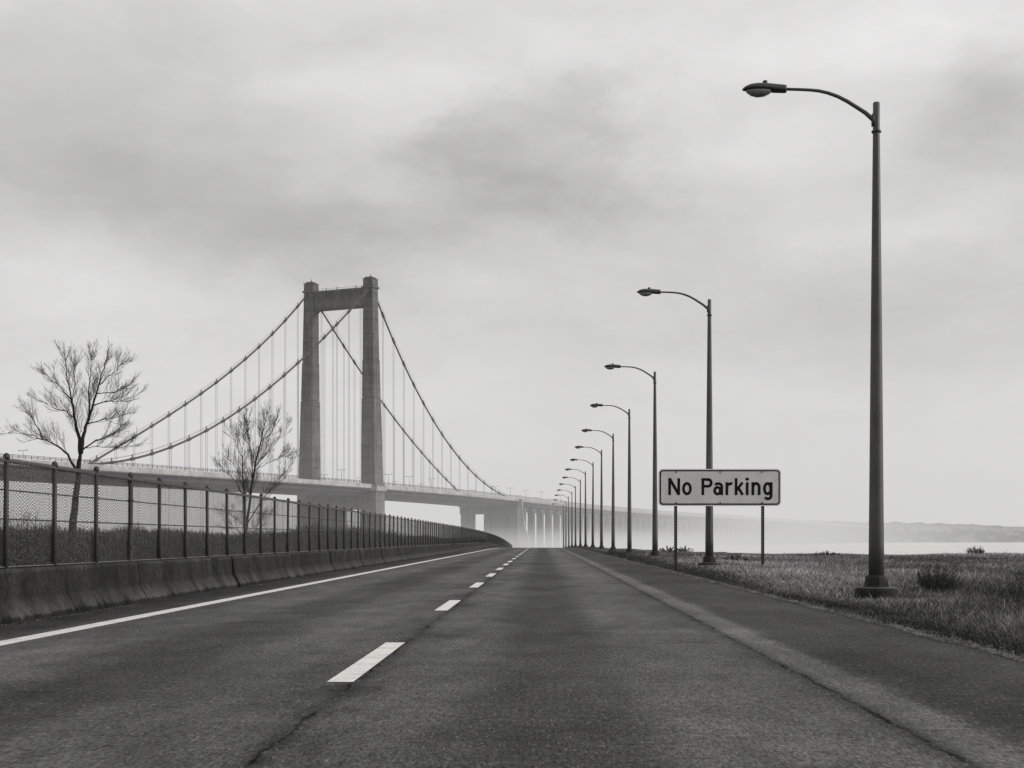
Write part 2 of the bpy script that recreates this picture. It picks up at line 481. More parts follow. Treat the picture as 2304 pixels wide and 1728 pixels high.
# water and hills
def flat(name, x0, x1, y0, y1, z, mat):
    return MB().poly([(x0,y0,z),(x1,y0,z),(x1,y1,z),(x0,y1,z)], [(0,1,2,3)]).build(name, mat, fix=False)
struct(flat('water', -9000, 9000, 60, 9000, -4., M['water']), 'pale calm river water beyond the grass bank', 'water')
def hills():
    from mathutils import noise
    pxs = [-4000, 700, 1000, 1250, 1400, 1500, 1604, 1808, 2000, 2304, 2700, 6000]
    phs = [0, 0, 14, 34, 47, 51, 52, 45, 39, 31, 26, 20]
    xs = np.linspace(-900, 3000, 1300); D = 2150.
    rows = []
    fr = [0, .15, .4, .75, 1, 1.6, 3]
    mb = MB()
    for k, q in enumerate(fr):
        for X in xs:
            px = 1219+2880*X/D
            top = np.interp(px, pxs, phs)/2880*D
            prof = [0, .22, .5, .82, 1, .93, .8][k]
            Yk = D + 350*q/3*3*.35
            n = noise.fractal(Vector((X*.006, q*1.5, 0)), 1.0, 2.0, 4)*4 + noise.fractal(Vector((X*.05, q*5, 3)), 1.0, 2.0, 4)*2.6
            z = -4 + (top*Yk/D+5)*prof + (n*min(1, prof*1.6) if top > 4 else 0)
            if k == 0: z = -4.5
            mb.v.append((X, Yk + 25*noise.noise(Vector((X*.004, 7, 0))), z))
    n = len(xs)
    for k in range(len(fr)-1):
        for i in range(n-1):
            mb.f.append((k*n+i, k*n+i+1, (k+1)*n+i+1, (k+1)*n+i))
    o = mb.build('hills', M['hill'], fix=False)
    return struct(o, 'hazy low wooded hills along the far shore', 'hills')
hills()

# ------------------------------------------------------------------ grass
def grass_field():
    N = 430000
    r = RNG.random(N)
    Y = 9*(118/9.)**(RNG.random(N)**.82)               # denser close by
    wid = np.clip(3.5+Y*.45, 0, 52)
    X = 5.50 + wid*RNG.random(N)**1.35
    clump = wavy(X*1.3, Y*1.1)*.5+wavy(X*4.1+3, Y*3.7)*.5
    pat = wavy(X*.5+9, Y*.33)
    keep = (Y < shore(X)-1) & (RNG.random(N) < .62+.5*clump) & (X < Y*.42+4)
    edge_d = X-5.5
    keep &= (RNG.random(N) < .12+(edge_d+.35*wavy(X*2, Y*2.2))*1.5)
    dl2 = np.full(N, 9.)
    for lx_, ly_ in ((7.58,29),(7.2,55),(7.08,80),(7.06,103)): dl2 = np.minimum(dl2, np.hypot(X-lx_, Y-ly_))
    keep &= dl2 > .52
    X, Y, clump, pat, edge_d, dl2 = X[keep], Y[keep], clump[keep], pat[keep], edge_d[keep], dl2[keep]; n = len(X)
    zz = gz(X, Y)-.01
    low = sstep(edge_d, 0, 1.6)
    H = (.05+.07*low+.10*RNG.random(n)*low)*(1+.6*clump)*(1+.35*pat)
    tall = RNG.random(n) < .006
    H = np.where(tall & (edge_d > .8), H*2.0, H)
    H = H*np.clip(.35+.5*(dl2-.5)/1.4, .35, 1)
    W = .0022+.00014*Y+.0016*RNG.random(n)
    a = RNG.random(n)*2*np.pi
    lean = H*(.2+.95*RNG.random(n)); la = RNG.random(n)*2*np.pi
    bx, by = np.cos(a)*W, np.sin(a)*W
    lx, ly = np.cos(la)*lean, np.sin(la)*lean
    P = np.zeros((n, 5, 3))
    P[:,0] = np.stack([X-bx, Y-by, zz], 1); P[:,1] = np.stack([X+bx, Y+by, zz], 1)
    P[:,2] = np.stack([X+bx*.7+lx*.35, Y+by*.7+ly*.35, zz+H*.6], 1)
    P[:,3] = np.stack([X-bx*.7+lx*.35, Y-by*.7+ly*.35, zz+H*.6], 1)
    P[:,4] = np.stack([X+lx, Y+ly, zz+H], 1)
    base = np.arange(n)*5
    quad = np.stack([base, base+1, base+2, base+3], 1); tri = np.stack([base+3, base+2, base+4], 1)
    loops = np.concatenate([quad, tri], 1).ravel()
    me = bpy.data.meshes.new('grass')
    me.vertices.add(n*5); me.vertices.foreach_set('co', P.ravel())
    me.loops.add(len(loops)); me.loops.foreach_set('vertex_index', loops)
    ls = np.stack([np.arange(n)*7, np.arange(n)*7+4], 1).ravel(); lt = np.tile([4,3], n)
    me.polygons.add(2*n); me.polygons.foreach_set('loop_start', ls); me.polygons.foreach_set('loop_total', lt)
    me.update(calc_edges=True)
    pat2 = wavy(X*.9+4, Y*.22+2)
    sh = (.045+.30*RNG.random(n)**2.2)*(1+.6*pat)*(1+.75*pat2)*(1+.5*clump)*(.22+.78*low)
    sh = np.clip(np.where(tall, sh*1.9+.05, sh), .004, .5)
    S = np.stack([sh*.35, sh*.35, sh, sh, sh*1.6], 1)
    at = me.attributes.new('shade', 'FLOAT', 'POINT'); at.data.foreach_set('value', S.ravel().astype(np.float32))
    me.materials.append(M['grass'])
    o = bpy.data.objects.new('grass', me); COL.objects.link(o)
    tag(o, 'rough dry grass covering the verge and bank right of the road', 'grass', kind='stuff')
grass_field()

def scrub():
    n = 150000
    Y = 50+RNG.random(n)**.8*85; X = -12.5-RNG.random(n)*(Y*.36-3)
    c1 = wavy(X*.55+2, Y*.35+5); c2 = wavy(X*1.7, Y*1.1)
    keep = RNG.random(n) < .35+.45*c1+.3*c2
    X, Y, c1, c2 = X[keep], Y[keep], c1[keep], c2[keep]; n = len(X)
    zz = gz(X, Y)-.03; H = (.10+.60*RNG.random(n)**2.4)*(1+.9*c1)*(1+.6*c2)*np.clip(Y/95, .55, 1); H = np.clip(H, .05, 1.7)
    W = .004+.00022*Y+.012*RNG.random(n)**3
    f0 = RNG.random(n)*.5
    a = RNG.random(n)*6.283; lean = H*.5*RNG.random(n); la = RNG.random(n)*6.283
    bx, by = np.cos(a)*W, np.sin(a)*W; lx, ly = np.cos(la)*lean, np.sin(la)*lean
    P = np.zeros((n, 3, 3))
    P[:,0] = np.stack([X-bx, Y-by, zz+H*f0], 1); P[:,1] = np.stack([X+bx, Y+by, zz+H*f0], 1); P[:,2] = np.stack([X+lx, Y+ly, zz+H], 1)
    me = bpy.data.meshes.new('scrub'); me.vertices.add(3*n); me.vertices.foreach_set('co', P.ravel())
    me.loops.add(3*n); me.loops.foreach_set('vertex_index', np.arange(3*n))
    me.polygons.add(n); me.polygons.foreach_set('loop_start', np.arange(0, 3*n, 3)); me.polygons.foreach_set('loop_total', np.full(n, 3)); me.update(calc_edges=True)
    sh = (.010+.06*RNG.random(n)**2*(1+.8*c2))*(1+.9*sstep(Y, 75, 125))
    at = me.attributes.new('shade', 'FLOAT', 'POINT'); at.data.foreach_set('value', np.repeat(sh, 3).astype(np.float32))
    me.materials.append(M['grass'])
    o = bpy.data.objects.new('scrub', me); COL.objects.link(o)
    tag(o, 'dark tangled scrub growing on the low bank behind the fence', 'scrub', kind='stuff')
scrub()

# ------------------------------------------------------------------ twiggy plants
def twig_plant(name, x, y, r, h, n, label, cat='shrub', mat=None, group=None, seedheads=True):
    z = float(gz(x, y)); mb = MB(); rr = random.Random(int(x*31+y*17))
    lo = .0016+.00010*y
    for i in range(n):
        a = rr.uniform(0, 6.28); q_ = math.sqrt(rr.random()); rad = r*q_
        L = h*(1-.55*q_*q_)*rr.uniform(.55, 1.0)
        p = Vector((math.cos(a)*rad*.45, math.sin(a)*rad*.45, -.03))
        d = Vector((math.cos(a)*rad*.55, math.sin(a)*rad*.55, L))
        pts = [p+d*t+Vector((rr.gauss(0,.03), rr.gauss(0,.03), 0))*t*h for t in (0,.35,.7,1)]
        mb.tube(pts, [lo*1.4, lo, lo*.8, lo*.5], 3, cap=False)
        for k in range(rr.randint(8, 14)):
            t = rr.uniform(.25, 1); q = p+d*t
            b2 = rr.uniform(0, 6.28); l2 = h*rr.uniform(.07, .24)*(1.2-.6*t)
            e = q+Vector((math.cos(b2)*l2*.55, math.sin(b2)*l2*.55, l2*.85))
            mb.tube([q, (q+e)/2+Vector((0,0,.012*h)), e], [lo*.8, lo*.7, lo*.4], 3, cap=False)
            if seedheads:
                for _ in range(2):
                    w = lo*rr.uniform(1.2, 2.4); u = q.lerp(e, rr.uniform(.5, 1.05)); c_ = rr.uniform(0, 3.14); cx_, cy_ = math.cos(c_)*w, math.sin(c_)*w
                    mb.poly([u+Vector((-cx_,-cy_,0)), u+Vector((0,0,w*3)), u+Vector((cx_,cy_,0)), u+Vector((0,0,-w))], [(0,1,2,3)])
    o = mb.build(name, mat or M['weed'], fix=False, loc=(x, y, z))
    tag(o, label, cat, group); return o
twig_plant('shrub', 10.75, 34.8, .75, .92, 120, 'dark bushy shrub in the grass right of the nearest lamp post')
twig_plant('shrub', 12.6, 33.6, .5, .55, 22, 'sparse tall weed clump right of the dark bushy shrub')
twig_plant('shrub', 16.3, 42, .9, .60, 45, 'small weed clump near the right edge of the picture')
twig_plant('shrub', 36.6, 108, .9, 1.0, 40, 'spiky shrub standing on the water bank beyond the nearest lamp', group=None)
twig_plant('shrub', 24.0, 108, 1.5, .45, 30, 'low bush on the water bank between the sign and nearest lamp')
twig_plant('shrub', 12.4, 82, .9, .55, 40, 'low dark weed clump behind the sign, near the second lamp post')
twig_plant('shrub', 13.8, 140, 1.2, .7, 30, 'left one of two tiny shrubs on the bank behind the sign')
twig_plant('shrub', 15.6, 140, 1.0, .7, 26, 'right one of two tiny shrubs on the bank behind the sign')
twig_plant('bramble', -27.0, 66, 3.2, 3.0, 210, 'tangled bramble bush behind the fence at the left edge', 'bush', M['twig'], seedheads=False)
twig_plant('bramble', -19.2, 64, 2.0, 1.9, 130, 'tangled bramble bush behind the fence, right of the taller bare tree', 'bush', M['twig'], seedheads=False)
twig_plant('bramble', -23.5, 58, 2.2, 2.1, 150, 'tangled bramble bush at the foot of the taller bare tree', 'bush', M['twig'], seedheads=False)
twig_plant('bramble', -17.2, 56, 1.8, 1.1, 110, 'low bramble bush behind the fence, right of the taller tree, nearest the barrier', 'bush', M['twig'], seedheads=False)
twig_plant('bramble', -20.4, 92, 3.2, 1.5, 130, 'low bramble bush behind the fence between the two bare trees', 'bush', M['twig'], seedheads=False)

# ------------------------------------------------------------------ bare trees
def bare_tree(Y, limbs, label, zs, ox, oy, rscale, seed, dens=1., crown_scale=1., squeeze=1., vs=1.):
    """limbs: pixel-drawn skeletons measured on a survey sheet (zs = sheet scale, ox/oy = sheet origin), turned into metres"""
    rr = random.Random(seed); k = Y/2880.
    def w(px, py, dy=0): q = (Y+dy)/2880.; return Vector(((ox+px*zs-1219)*q, dy, (1213-(oy+py*zs))*q+EYE))
    allq = []
    limbs = [l if q == 0 else ([(cxl+(px-cxl)*squeeze, cyl+(py-cyl)*vs if py < cyl else py) for px, py in l[0]], l[1], l[2], l[3]) for q, l in enumerate(limbs) for cxl, cyl in ((limbs[0][0][-1]),)]
    root = limbs[0][0][0]; o0 = w(*root)
    z0 = float(gz(o0.x, Y)); base = Vector((o0.x, 0, z0))
    t = empty('bare_tree', (o0.x, Y, z0), label, 'tree')
    trunk = MB(); crown = MB(); minr = .0033*Y/60
    def branch(p, d, L, r, depth):
        n = 3 if depth > 1 else 5; pts = [p]; q = p.copy(); dd = d.normalized()
        for i in range(n):
            dd = (dd + Vector((rr.gauss(0,.05), rr.gauss(0,.05), rr.gauss(0,.04)+.10))).normalized()
            q = q+dd*(L/n); pts.append(q.copy())
        rad = [max(minr*.75, r*(1-.75*i/n)) for i in range(n+1)]
        crown.tube(pts, rad, 4 if depth < 2 else 3, cap=False)
        if depth >= 3: return
        m = int((8 if depth == 1 else 3.4)*dens*min(1.4, max(.6, L/.9)))
        for i in range(m):
            f = rr.uniform(.18, 1.); a = f*n; i0 = min(int(a), n-1); pp = pts[i0].lerp(pts[i0+1], a-i0)
            td = (pts[i0+1]-pts[i0]).normalized()
            side = Vector((rr.gauss(0,1), rr.gauss(0,.8), rr.gauss(.3,.5))); side -= td*side.dot(td); side.normalize()
            ang = rr.uniform(.30, .60)
            nd = td*math.cos(ang)+side*math.sin(ang)
            branch(pp, nd, L*rr.uniform(.38, .66)*(1.1-.55*f), r*.5, depth+1)
    for pts2, r0, r1, dep in limbs:
        y0 = 0; P = []
        dirn = rr.uniform(-1, 1)
        start = None
        if pts2[0] != root:
            tgt = w(*pts2[0])-base
            start = min(allq, key=lambda q: (q.x-tgt.x)**2+(q.z-tgt.z)**2); y0 = start.y
        for i, (px, py) in enumerate(pts2):
            f = i/(len(pts2)-1); P.append(w(px, py, y0+dirn*1.2*f*dep))
        if pts2[0] == root: P[0].z = z0-.15
        P = [p-base for p in P]
        if start is not None: P[0] = start.copy()
        # densify with a wobble
        Q = []
        for a, b in zip(P[:-1], P[1:]):
            for j in range(3): Q.append(a.lerp(b, j/3)+Vector((rr.gauss(0,.02), rr.gauss(0,.02), rr.gauss(0,.02))))
        Q.append(P[-1]); m = len(Q)
        if start is not None: Q[0] = start.copy()
        for a, b in zip(Q[:-1], Q[1:]): allq += [a.lerp(b, j/4) for j in range(4)]
        allq.append(Q[-1])
        rad = [max(minr, (r0+(r1*.55-r0)*(i/(m-1))**.75)*rscale) for i in range(m)]
        trunk.tube(Q, rad, 8)
        total = sum((b-a).length for a, b in zip(Q[:-1], Q[1:]))
        if dep == 0: continue
        nsub = int(total*6.4*dens)
        for s in range(nsub):
            f = rr.uniform(.12, 1.) ** .8; a = f*(m-1); i0 = min(int(a), m-2)
            pp = Q[i0].lerp(Q[i0+1], a-i0); td = (Q[i0+1]-Q[i0]).normalized()
            side = Vector((rr.gauss(0,1), rr.gauss(0,.7), rr.gauss(.2,.6))); side -= td*side.dot(td); side.normalize()
            ang = rr.uniform(.36, .72)
            branch(pp, td*math.cos(ang)+side*math.sin(ang), crown_scale*rr.uniform(.6, 1.6)*(1.15-.5*f), .0095, 1)
        branch(Q[-1], Q[-1]-Q[-2], crown_scale*.8, .008, 1)
    trunk.build('trunk', M['bark'], t, smooth=True, fix=False)
    crown.build('crown', M['twig'], t, fix=False)
    return t
Z1 = .42198; 
bare_tree(60, [
 ([(382,1200),(392,1000),(408,820),(422,690),(430,640)], .24, .135, 0),
 ([(430,640),(420,560),(398,460),(370,340),(345,220),(336,110)], .115, .014, 1),
 ([(430,640),(445,560),(462,490),(500,390),(540,270),(575,160),(597,85)], .12, .014, 1),
 ([(408,740),(350,650),(290,600),(220,568),(140,540),(62,532)], .07, .012, 1),
 ([(220,568),(165,500),(135,450),(105,415)], .035, .01, 1),
 ([(392,440),(340,405),(270,388),(195,345)], .035, .01, 1),
 ([(365,325),(310,270),(260,235),(215,195)], .035, .01, 1),
 ([(478,440),(486,320),(490,200),(500,95)], .05, .012, 1),
 ([(448,625),(520,570),(590,545),(650,515),(705,470)], .045, .01, 1),
 ([(468,480),(540,455),(620,445),(700,425)], .035, .01, 1),
 ([(512,370),(580,345),(660,350),(770,315)], .035, .01, 1),
 ([(545,260),(600,215),(645,180),(682,135)], .03, .01, 1),
 ([(530,300),(600,300),(650,300),(700,275)], .025, .01, 1),
 ([(372,345),(395,250),(385,180),(400,140)], .025, .01, 1),
 ([(455,600),(530,600),(640,610),(780,590)], .02, .01, 1),
], 'taller bare tree at the left, forked trunk rising behind the fence', Z1, 0, 750, 1., 5, 1.2, .88, .86, .95)
bare_tree(75, [
 ([(238,1490),(240,1440),(246,1390)], .24, .20, 0),
 ([(246,1400),(232,1260),(226,1120),(222,980),(230,860)], .13, .014, 1),
 ([(250,1400),(272,1230),(300,1060),(335,930),(362,830),(376,755)], .14, .014, 1),
 ([(258,1330),(284,1130),(280,980),(262,870),(250,800)], .075, .012, 1),
 ([(300,1060),(350,1010),(420,935),(495,850)], .05, .011, 1),
 ([(300,1080),(370,1040),(440,1010),(500,1000)], .03, .01, 1),
 ([(262,1370),(350,1240),(430,1150),(530,1040)], .06, .011, 1),
 ([(230,1210),(180,1140),(130,1090),(85,1050)], .045, .011, 1),
 ([(224,1000),(180,930),(160,880)], .03, .01, 1),
 ([(340,920),(400,870),(430,800)], .03, .01, 1),
 ([(226,1110),(170,1050),(130,1000)], .028, .01, 1),
 ([(256,1440),(310,1370),(380,1320)], .03, .01, 1),
 ([(250,1420),(200,1350),(120,1310)], .03, .01, 1),
 ([(250,1450),(190,1400),(150,1390)], .02, .01, 1),
 ([(258,1440),(320,1400),(370,1400)], .02, .01, 1),
], 'shorter bare tree behind the fence, left of the bridge tower', Z1, 450, 600, .68, 9, 1.2, .85, .86, .97)
bare_tree(58, [
 ([(-290,1200),(-270,900),(-250,700)], .22, .12, 0),
 ([(-250,700),(-160,600),(-60,545),(45,532)], .06, .01, 1),
 ([(-250,700),(-260,500),(-210,380),(-110,310)], .09, .01, 1),
 ([(-250,700),(-300,450),(-320,200)], .09, .01, 1),
], 'bare tree mostly out of frame, twigs reaching in at the left edge', Z1, 0, 750, 1., 15, .7, .55)

# ------------------------------------------------------------------ barrier and fence
BX = -8.80
def barrier_mesh(L):
    prof = [(.31,0),(.305,.085),(.285,.105),(.185,.285),(.155,.325),(.135,.37),(.10,.80),(.085,.84),(.05,.86)]
    ring = prof+[(-a, b) for a, b in prof[::-1]]
    mb = MB(); n = len(ring); K = 6
    for k in range(K+1):
        y = (L-.035)*k/K
        for (a, z) in ring: mb.v.append((a, y, z))
    for k in range(K):
        for i in range(n):
            j = (i+1) % n; mb.f.append((k*n+i, k*n+j, (k+1)*n+j, (k+1)*n+i))
    mb.f.append(tuple(range(n))); mb.f.append(tuple(K*n+i for i in range(n))[::-1])
    return mb
segL = 4.2; b0 = None; ords = ['nearest', 'second nearest', 'third nearest', 'fourth nearest', 'fifth nearest', 'sixth nearest']
y0 = 23.4-segL*2; i = 0
while y0 < 428:
    if b0 is None:
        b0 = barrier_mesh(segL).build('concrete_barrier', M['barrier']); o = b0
    else:
        o = b0.copy(); COL.objects.link(o)
    z = float(grade(y0)); z2 = float(grade(y0+segL))
    xa, xb = float(bend(y0)), float(bend(y0+segL))
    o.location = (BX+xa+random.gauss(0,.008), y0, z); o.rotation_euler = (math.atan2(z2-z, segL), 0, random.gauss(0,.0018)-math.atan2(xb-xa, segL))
    if i < 6:
        tag(o, f'{ords[i]} stained concrete barrier segment on the left, counted from the camera', 'barrier', 'concrete barrier segments under the fence')
    else:
        tag(o, 'one of the many concrete barrier segments farther along the fence line, beyond the sixth', 'barrier', 'concrete barrier segments under the fence')
    y0 += segL; i += 1

fence = empty('chain_link_fence', (BX, 16, .85), 'long dark chain link fence standing on the concrete barriers', 'fence')
def fz(y): return float(grade(y))
def fx(y): return float(bend(y))
PITCH = 2.12; FT = 2.64
pys = [21.0+PITCH*i for i in range(-2, 193)]
def post_mb(thick=1., dbl=False):
    mb = MB()
    mb.lathe([(.042*thick, -.30), (.042*thick, FT-.85+.02)], 10)
    mb.lathe([(.05*thick, -.01), (.05*thick, .02)], 10)
    mb.lathe([(.05,FT-.85+.03),(.058,FT-.85+.06),(.052,FT-.85+.10),(.02,FT-.85+.13)], 10)
    if dbl:
        mb.box(-.012,.012,.06,.13,-.05,FT-.85)
        for zz in (.3,.8,1.3,1.7): mb.box(-.05,.05,-.045,.12,zz,zz+.04)
    return mb
pm = post_mb(); post0 = None
far = MB()
for i, py in enumerate(pys):
    if i < 100:
        if i == 5: o = post_mb(1.1, True).build('post', M['fence_post'], fence, smooth=False); o['label'] = 'thicker double terminal post'
        elif post0 is None: post0 = pm.build('post', M['fence_post'], fence, smooth=True); o = post0
        else: o = post0.copy(); COL.objects.link(o)
        o.parent = fence; o.location = (random.gauss(0,.006)+fx(py), py-16, fz(py)+random.gauss(0,.012)); o.rotation_euler = (random.gauss(0,.004), random.gauss(0,.005), 0)
    else:
        z = fz(py)
        far.box(fx(py)-.036,fx(py)+.036,py-16-.036,py-16+.036,z-.02,z+FT-.85+.1)
o = far.build('far_posts', M['fence_post'], fence); o['kind'] = 'stuff'
ys = [14+1.06*i for i in range(0, 395)]
mb = MB(); mb.tube([(fx(y), y-16, FT-.85+fz(y)+(.008*math.sin(y*3.1))) for y in ys], .03, 8); mb.build('top_rail', M['rail'], fence, smooth=True)
# wire twists (barbs of the mesh) bound along the top rail near the camera
mb = MB(); y = 14.
while y < 75:
    z = FT-.85+fz(y); s_ = .046
    mb.tube([(s_, y-16-.02, z-.03), (s_*.4, y-16, z+.045), (-s_, y-16+.02, z-.02)], .008, 4)
    y += .075
mb.build('rail_ties', M['tie'], fence, fix=False)['kind'] = 'stuff'
for zz in (2.16, 1.68):
    mb = MB(); mb.tube([(-.03+fx(y), y-16, zz-.85+fz(y)) for y in ys], .012, 5); mb.build('tension_wire', M['fence_post'], fence)
mb = MB(); mb.tube([(fx(y), y-16, .04+fz(y)) for y in ys], .012, 5); mb.build('bottom_rail', M['tie'], fence)
mb = MB()
yc = 13.95+np.cumsum(RNG.uniform(.018, .075, 9000)); yc = yc[yc < 431]
for i, y in enumerate(yc):
    x = -.052+fx(y)+float(RNG.uniform(.002,.008))*(1 if i % 2 else -1)
    mb.v += [(x, y-16, .03+fz(y)), (x, y-16, FT-.85+fz(y)-.01)]
for i in range(len(yc)-1): mb.f.append((2*i, 2*i+2, 2*i+3, 2*i+1))
mb.build('chain_link_mesh', M['mesh'], fence, fix=False)

# ------------------------------------------------------------------ street lamps
def make_lamp():
    t = empty('street_lamp', (0,0,0), 'x', 'street lamp', 'street lamps along the grass verge')
    H = 11.2
    ft = MB().lathe([(.47,-.35),(.475,.16),(.465,.20),(.44,.215),(.30,.22)], 28).build('footing', M['footing'], t, bevel=.0)
    MB().lathe([(.36,.215),(.455,.216),(.45,.232),(.36,.236)], 28).build('footing_rim', M['rim'], ft)
    bb = MB().lathe([(.31,.215),(.305,.26),(.275,.28),(.255,.44),(.245,.47),(.22,.50),(.17,.505)], 12)
    for k in range(4):
        a = k*math.pi/2+.78; x, y = .26*math.cos(a), .26*math.sin(a)
        bb.lathe([(.03,.27),(.03,.33),(.012,.34),(.012,.37)], 6, x, y)
    bb.build('base_plate', M['bell'], t)
    mb = MB().lathe([(.172,.49),(.168,1.2),(.150,3.2),(.128,5.8),(.100,8.5),(.078,10.5),(.076,H),(.06,H+.015)], 24)
    mb.build('pole', M['pole'], t, smooth=True)
    MB().lathe([(.085,10.52),(.108,10.53),(.108,10.57),(.085,10.585)], 20).build('collar', M['lamp_dark'], t, smooth=True)
    pts = [(-.04,0,10.80),(-.10,0,10.845),(-.25,0,10.98),(-.437,0,11.10),(-.66,0,11.24),(-.876,0,11.35),(-1.10,0,11.43),(-1.30,0,11.475),(-1.5,0,11.495),(-1.71,0,11.505),(-2.08,0,11.515)]
    am = MB().tube(pts, [.055,.050,.047,.045,.043,.041,.039,.037,.035,.034,.033], 14)
    am.box(-.10,-.05,-.06,.06,10.68,10.95)
    am.build('arm', M['pole'], t, smooth=True)
    # cobra head luminaire: sections along the arm (x, half width, top, bottom)
    S = [(-2.04,.075,.085,-.085),(-2.08,.082,.095,-.095),(-2.30,.115,.115,-.085),(-2.50,.150,.130,-.055),(-2.70,.165,.130,-.045),(-2.85,.150,.105,-.045),(-2.96,.105,.060,-.045),(-3.02,.045,.015,-.045),(-3.035,.012,-.02,-.04)]
    mb = MB(); n = 18
    for x, hw, zt, zb in S:
        for k in range(n):
            a = 2*math.pi*k/n; c, s = math.cos(a), math.sin(a)
            mb.v.append((x, hw*c, 11.52 + (zt*s if s > 0 else -zb*s)))
    for i in range(len(S)-1):
        for k in range(n):
            j = (k+1) % n; mb.f.append((i*n+k, i*n+j, (i+1)*n+j, (i+1)*n+k))
    mb.f.append(tuple(range(n))); mb.f.append(tuple((len(S)-1)*n+k for k in range(n)))
    hd = mb.build('lamp_head', M['lamp_dark'], t, smooth=True)
    # glass refractor bowl
    mb = MB(); n = 18; L = [(-2.36,.02,0),(-2.42,.10,.07),(-2.55,.135,.13),(-2.70,.140,.145),(-2.83,.115,.115),(-2.93,.06,.05),(-2.96,.02,0)]
    for x, hw, dp in L:
        for k in range(n+1):
            a = math.pi*k/n; mb.v.append((x, hw*math.cos(a), 11.475-dp*math.sin(a)))
    m_ = n+1
    for i in range(len(L)-1):
        for k in range(n): mb.f.append((i*m_+k, i*m_+k+1, (i+1)*m_+k+1, (i+1)*m_+k))
    mb.build('lens', M['lens'], hd, smooth=True, fix=False)
    MB().lathe([(.045,11.63),(.045,11.665),(.055,11.67),(.055,11.70),(.04,11.705)], 14, -2.52, 0).build('photocell', M['lamp_dark'], hd)
    return t
lamps = [(7.58,29,.03,1.0),(7.20,55,.10,1.03)]
for x, y in zip([7.08,7.06,7.08,7.0,6.93,6.75,6.66,6.44,6.33,6.16,5.95,5.78], [80,103,127,150,174,197,221,244,268,291,315,338]):
    lamps.append((x, y, .06, 1.048))
on = ['first', 'second', 'third', 'fourth', 'fifth', 'sixth', 'seventh', 'eighth', 'ninth', 'tenth', 'eleventh', 'twelfth', 'thirteenth', 'fourteenth']
ll = ['tallest looking street lamp, nearest the camera, on a round concrete footing in the grass',
      'second street lamp from the camera, its pole passing behind the no parking sign']
proto = None
for i, (x, y, dz, sc) in enumerate(lamps):
    if proto is None: proto = make_lamp(); o = proto
    else: o = copy_tree(proto)
    o.location = (x, y, dz+float(grade(y))); o.scale = (sc, sc, sc); o.rotation_euler = (0, random.gauss(0,.0025) if i else 0, random.gauss(0,.03) if i else 0)
    if i < 2: o['label'] = ll[i]
    elif i < 13: o['label'] = f'{on[i]} street lamp from the camera, curved arm over the road'
    else: o['label'] = 'farthest street lamp in the row, just over the crest of the road'

# ------------------------------------------------------------------ no parking sign
SY = 52.4; sx = 2880/SY
def wx(px): return (px-1219)/sx
def wz(py): return (1213-py)/sx+EYE
x0, x1, zt, zb = wx(1481.5), wx(1757), wz(1055), wz(1138.5)
cx, cz = (x0+x1)/2, (zt+zb)/2
sign = empty('road_sign', (cx, SY, float(gz(cx, SY))), 'wide white no parking sign with black border on two posts', 'sign')
sz = sign.location.z
def rrect(hw, hh, r, n=8):
    out = []
    for qx, qz, a0 in ((hw-r,hh-r,0),(-hw+r,hh-r,90),(-hw+r,-hh+r,180),(hw-r,-hh+r,270)):
        for k in range(n+1):
            a = math.radians(a0+90*k/n); out.append((qx+r*math.cos(a), qz+r*math.sin(a)))
    return out
hw, hh = (x1-x0)/2, (zt-zb)/2
def face(hw, hh, r, ya, yb): return MB().prism(rrect(hw,hh,r), lambda p,q,h: (p, h, q), ya, yb)
zc = cz-sz
panel = face(hw, hh, .17, -.02, .02).build('panel', M['sign_edge'], sign); panel.location = (0,0,zc)
b1 = face(hw-.045, hh-.045, .14, -.024, -.019).build('border', M['sign_black'], panel)
b2 = face(hw-.105, hh-.105, .09, -.028, -.023).build('face', M['sign_back'], panel)
# lettering drawn stroke by stroke in the road-sign alphabet (unit = capital height)
LET = MB(); LW = .082; lay = [0]
def ell(cx_, cy_, rx, ry, a0, a1, n=20): return [(cx_+rx*math.cos(math.radians(a0+(a1-a0)*i/n)), cy_+ry*math.sin(math.radians(a0+(a1-a0)*i/n))) for i in range(n+1)]
U = (wz(1075.8)-wz(1114)); LX0 = wx(1503.4)-cx; LZ0 = wz(1114)-cz
def stroke(P, closed=False, w=LW):
    n = len(P); b = len(LET.v); lay[0] += 1; yy = -.0295-.0004*lay[0]
    for i in range(n):
        a = Vector(P[i-1] if (i > 0 or closed) else P[i]); c = Vector(P[(i+1) % n] if (i < n-1 or closed) else P[i]); p = Vector(P[i])
        d1 = (p-a).normalized() if (p-a).length > 1e-6 else (c-p).normalized(); d2 = (c-p).normalized() if (c-p).length > 1e-6 else d1
        m = Vector((-(d1.y+d2.y), d1.x+d2.x)).normalized(); k = w/max(.45, m.dot(Vector((-d1.y, d1.x))))
        for sg in (-1, 1): LET.v.append((LX0+(p.x+m.x*k*sg)*U, yy, LZ0+(p.y+m.y*k*sg)*U))
    for i in range(n if closed else n-1):
        j = (i+1) % n; LET.f.append((b+2*i, b+2*j, b+2*j+1, b+2*i+1))
L_ = LW; xh = .76
stroke([(L_,0),(L_,1)]); stroke([(.70-L_,0),(.70-L_,1)]); stroke([(L_*.9,1.-.02),(.70-L_*.9,.02)], w=L_*1.05)
stroke(ell(1.103, xh/2, .288-L_, xh/2-L_+.01, 0, 342, 26), True)
stroke([(1.957+L_,0),(1.957+L_,1)]); stroke([(1.957+L_,1-L_)]+ell(2.36, .72, .25-L_, .28-L_, 90, -90, 16)+[(1.957+L_,.44+L_)])
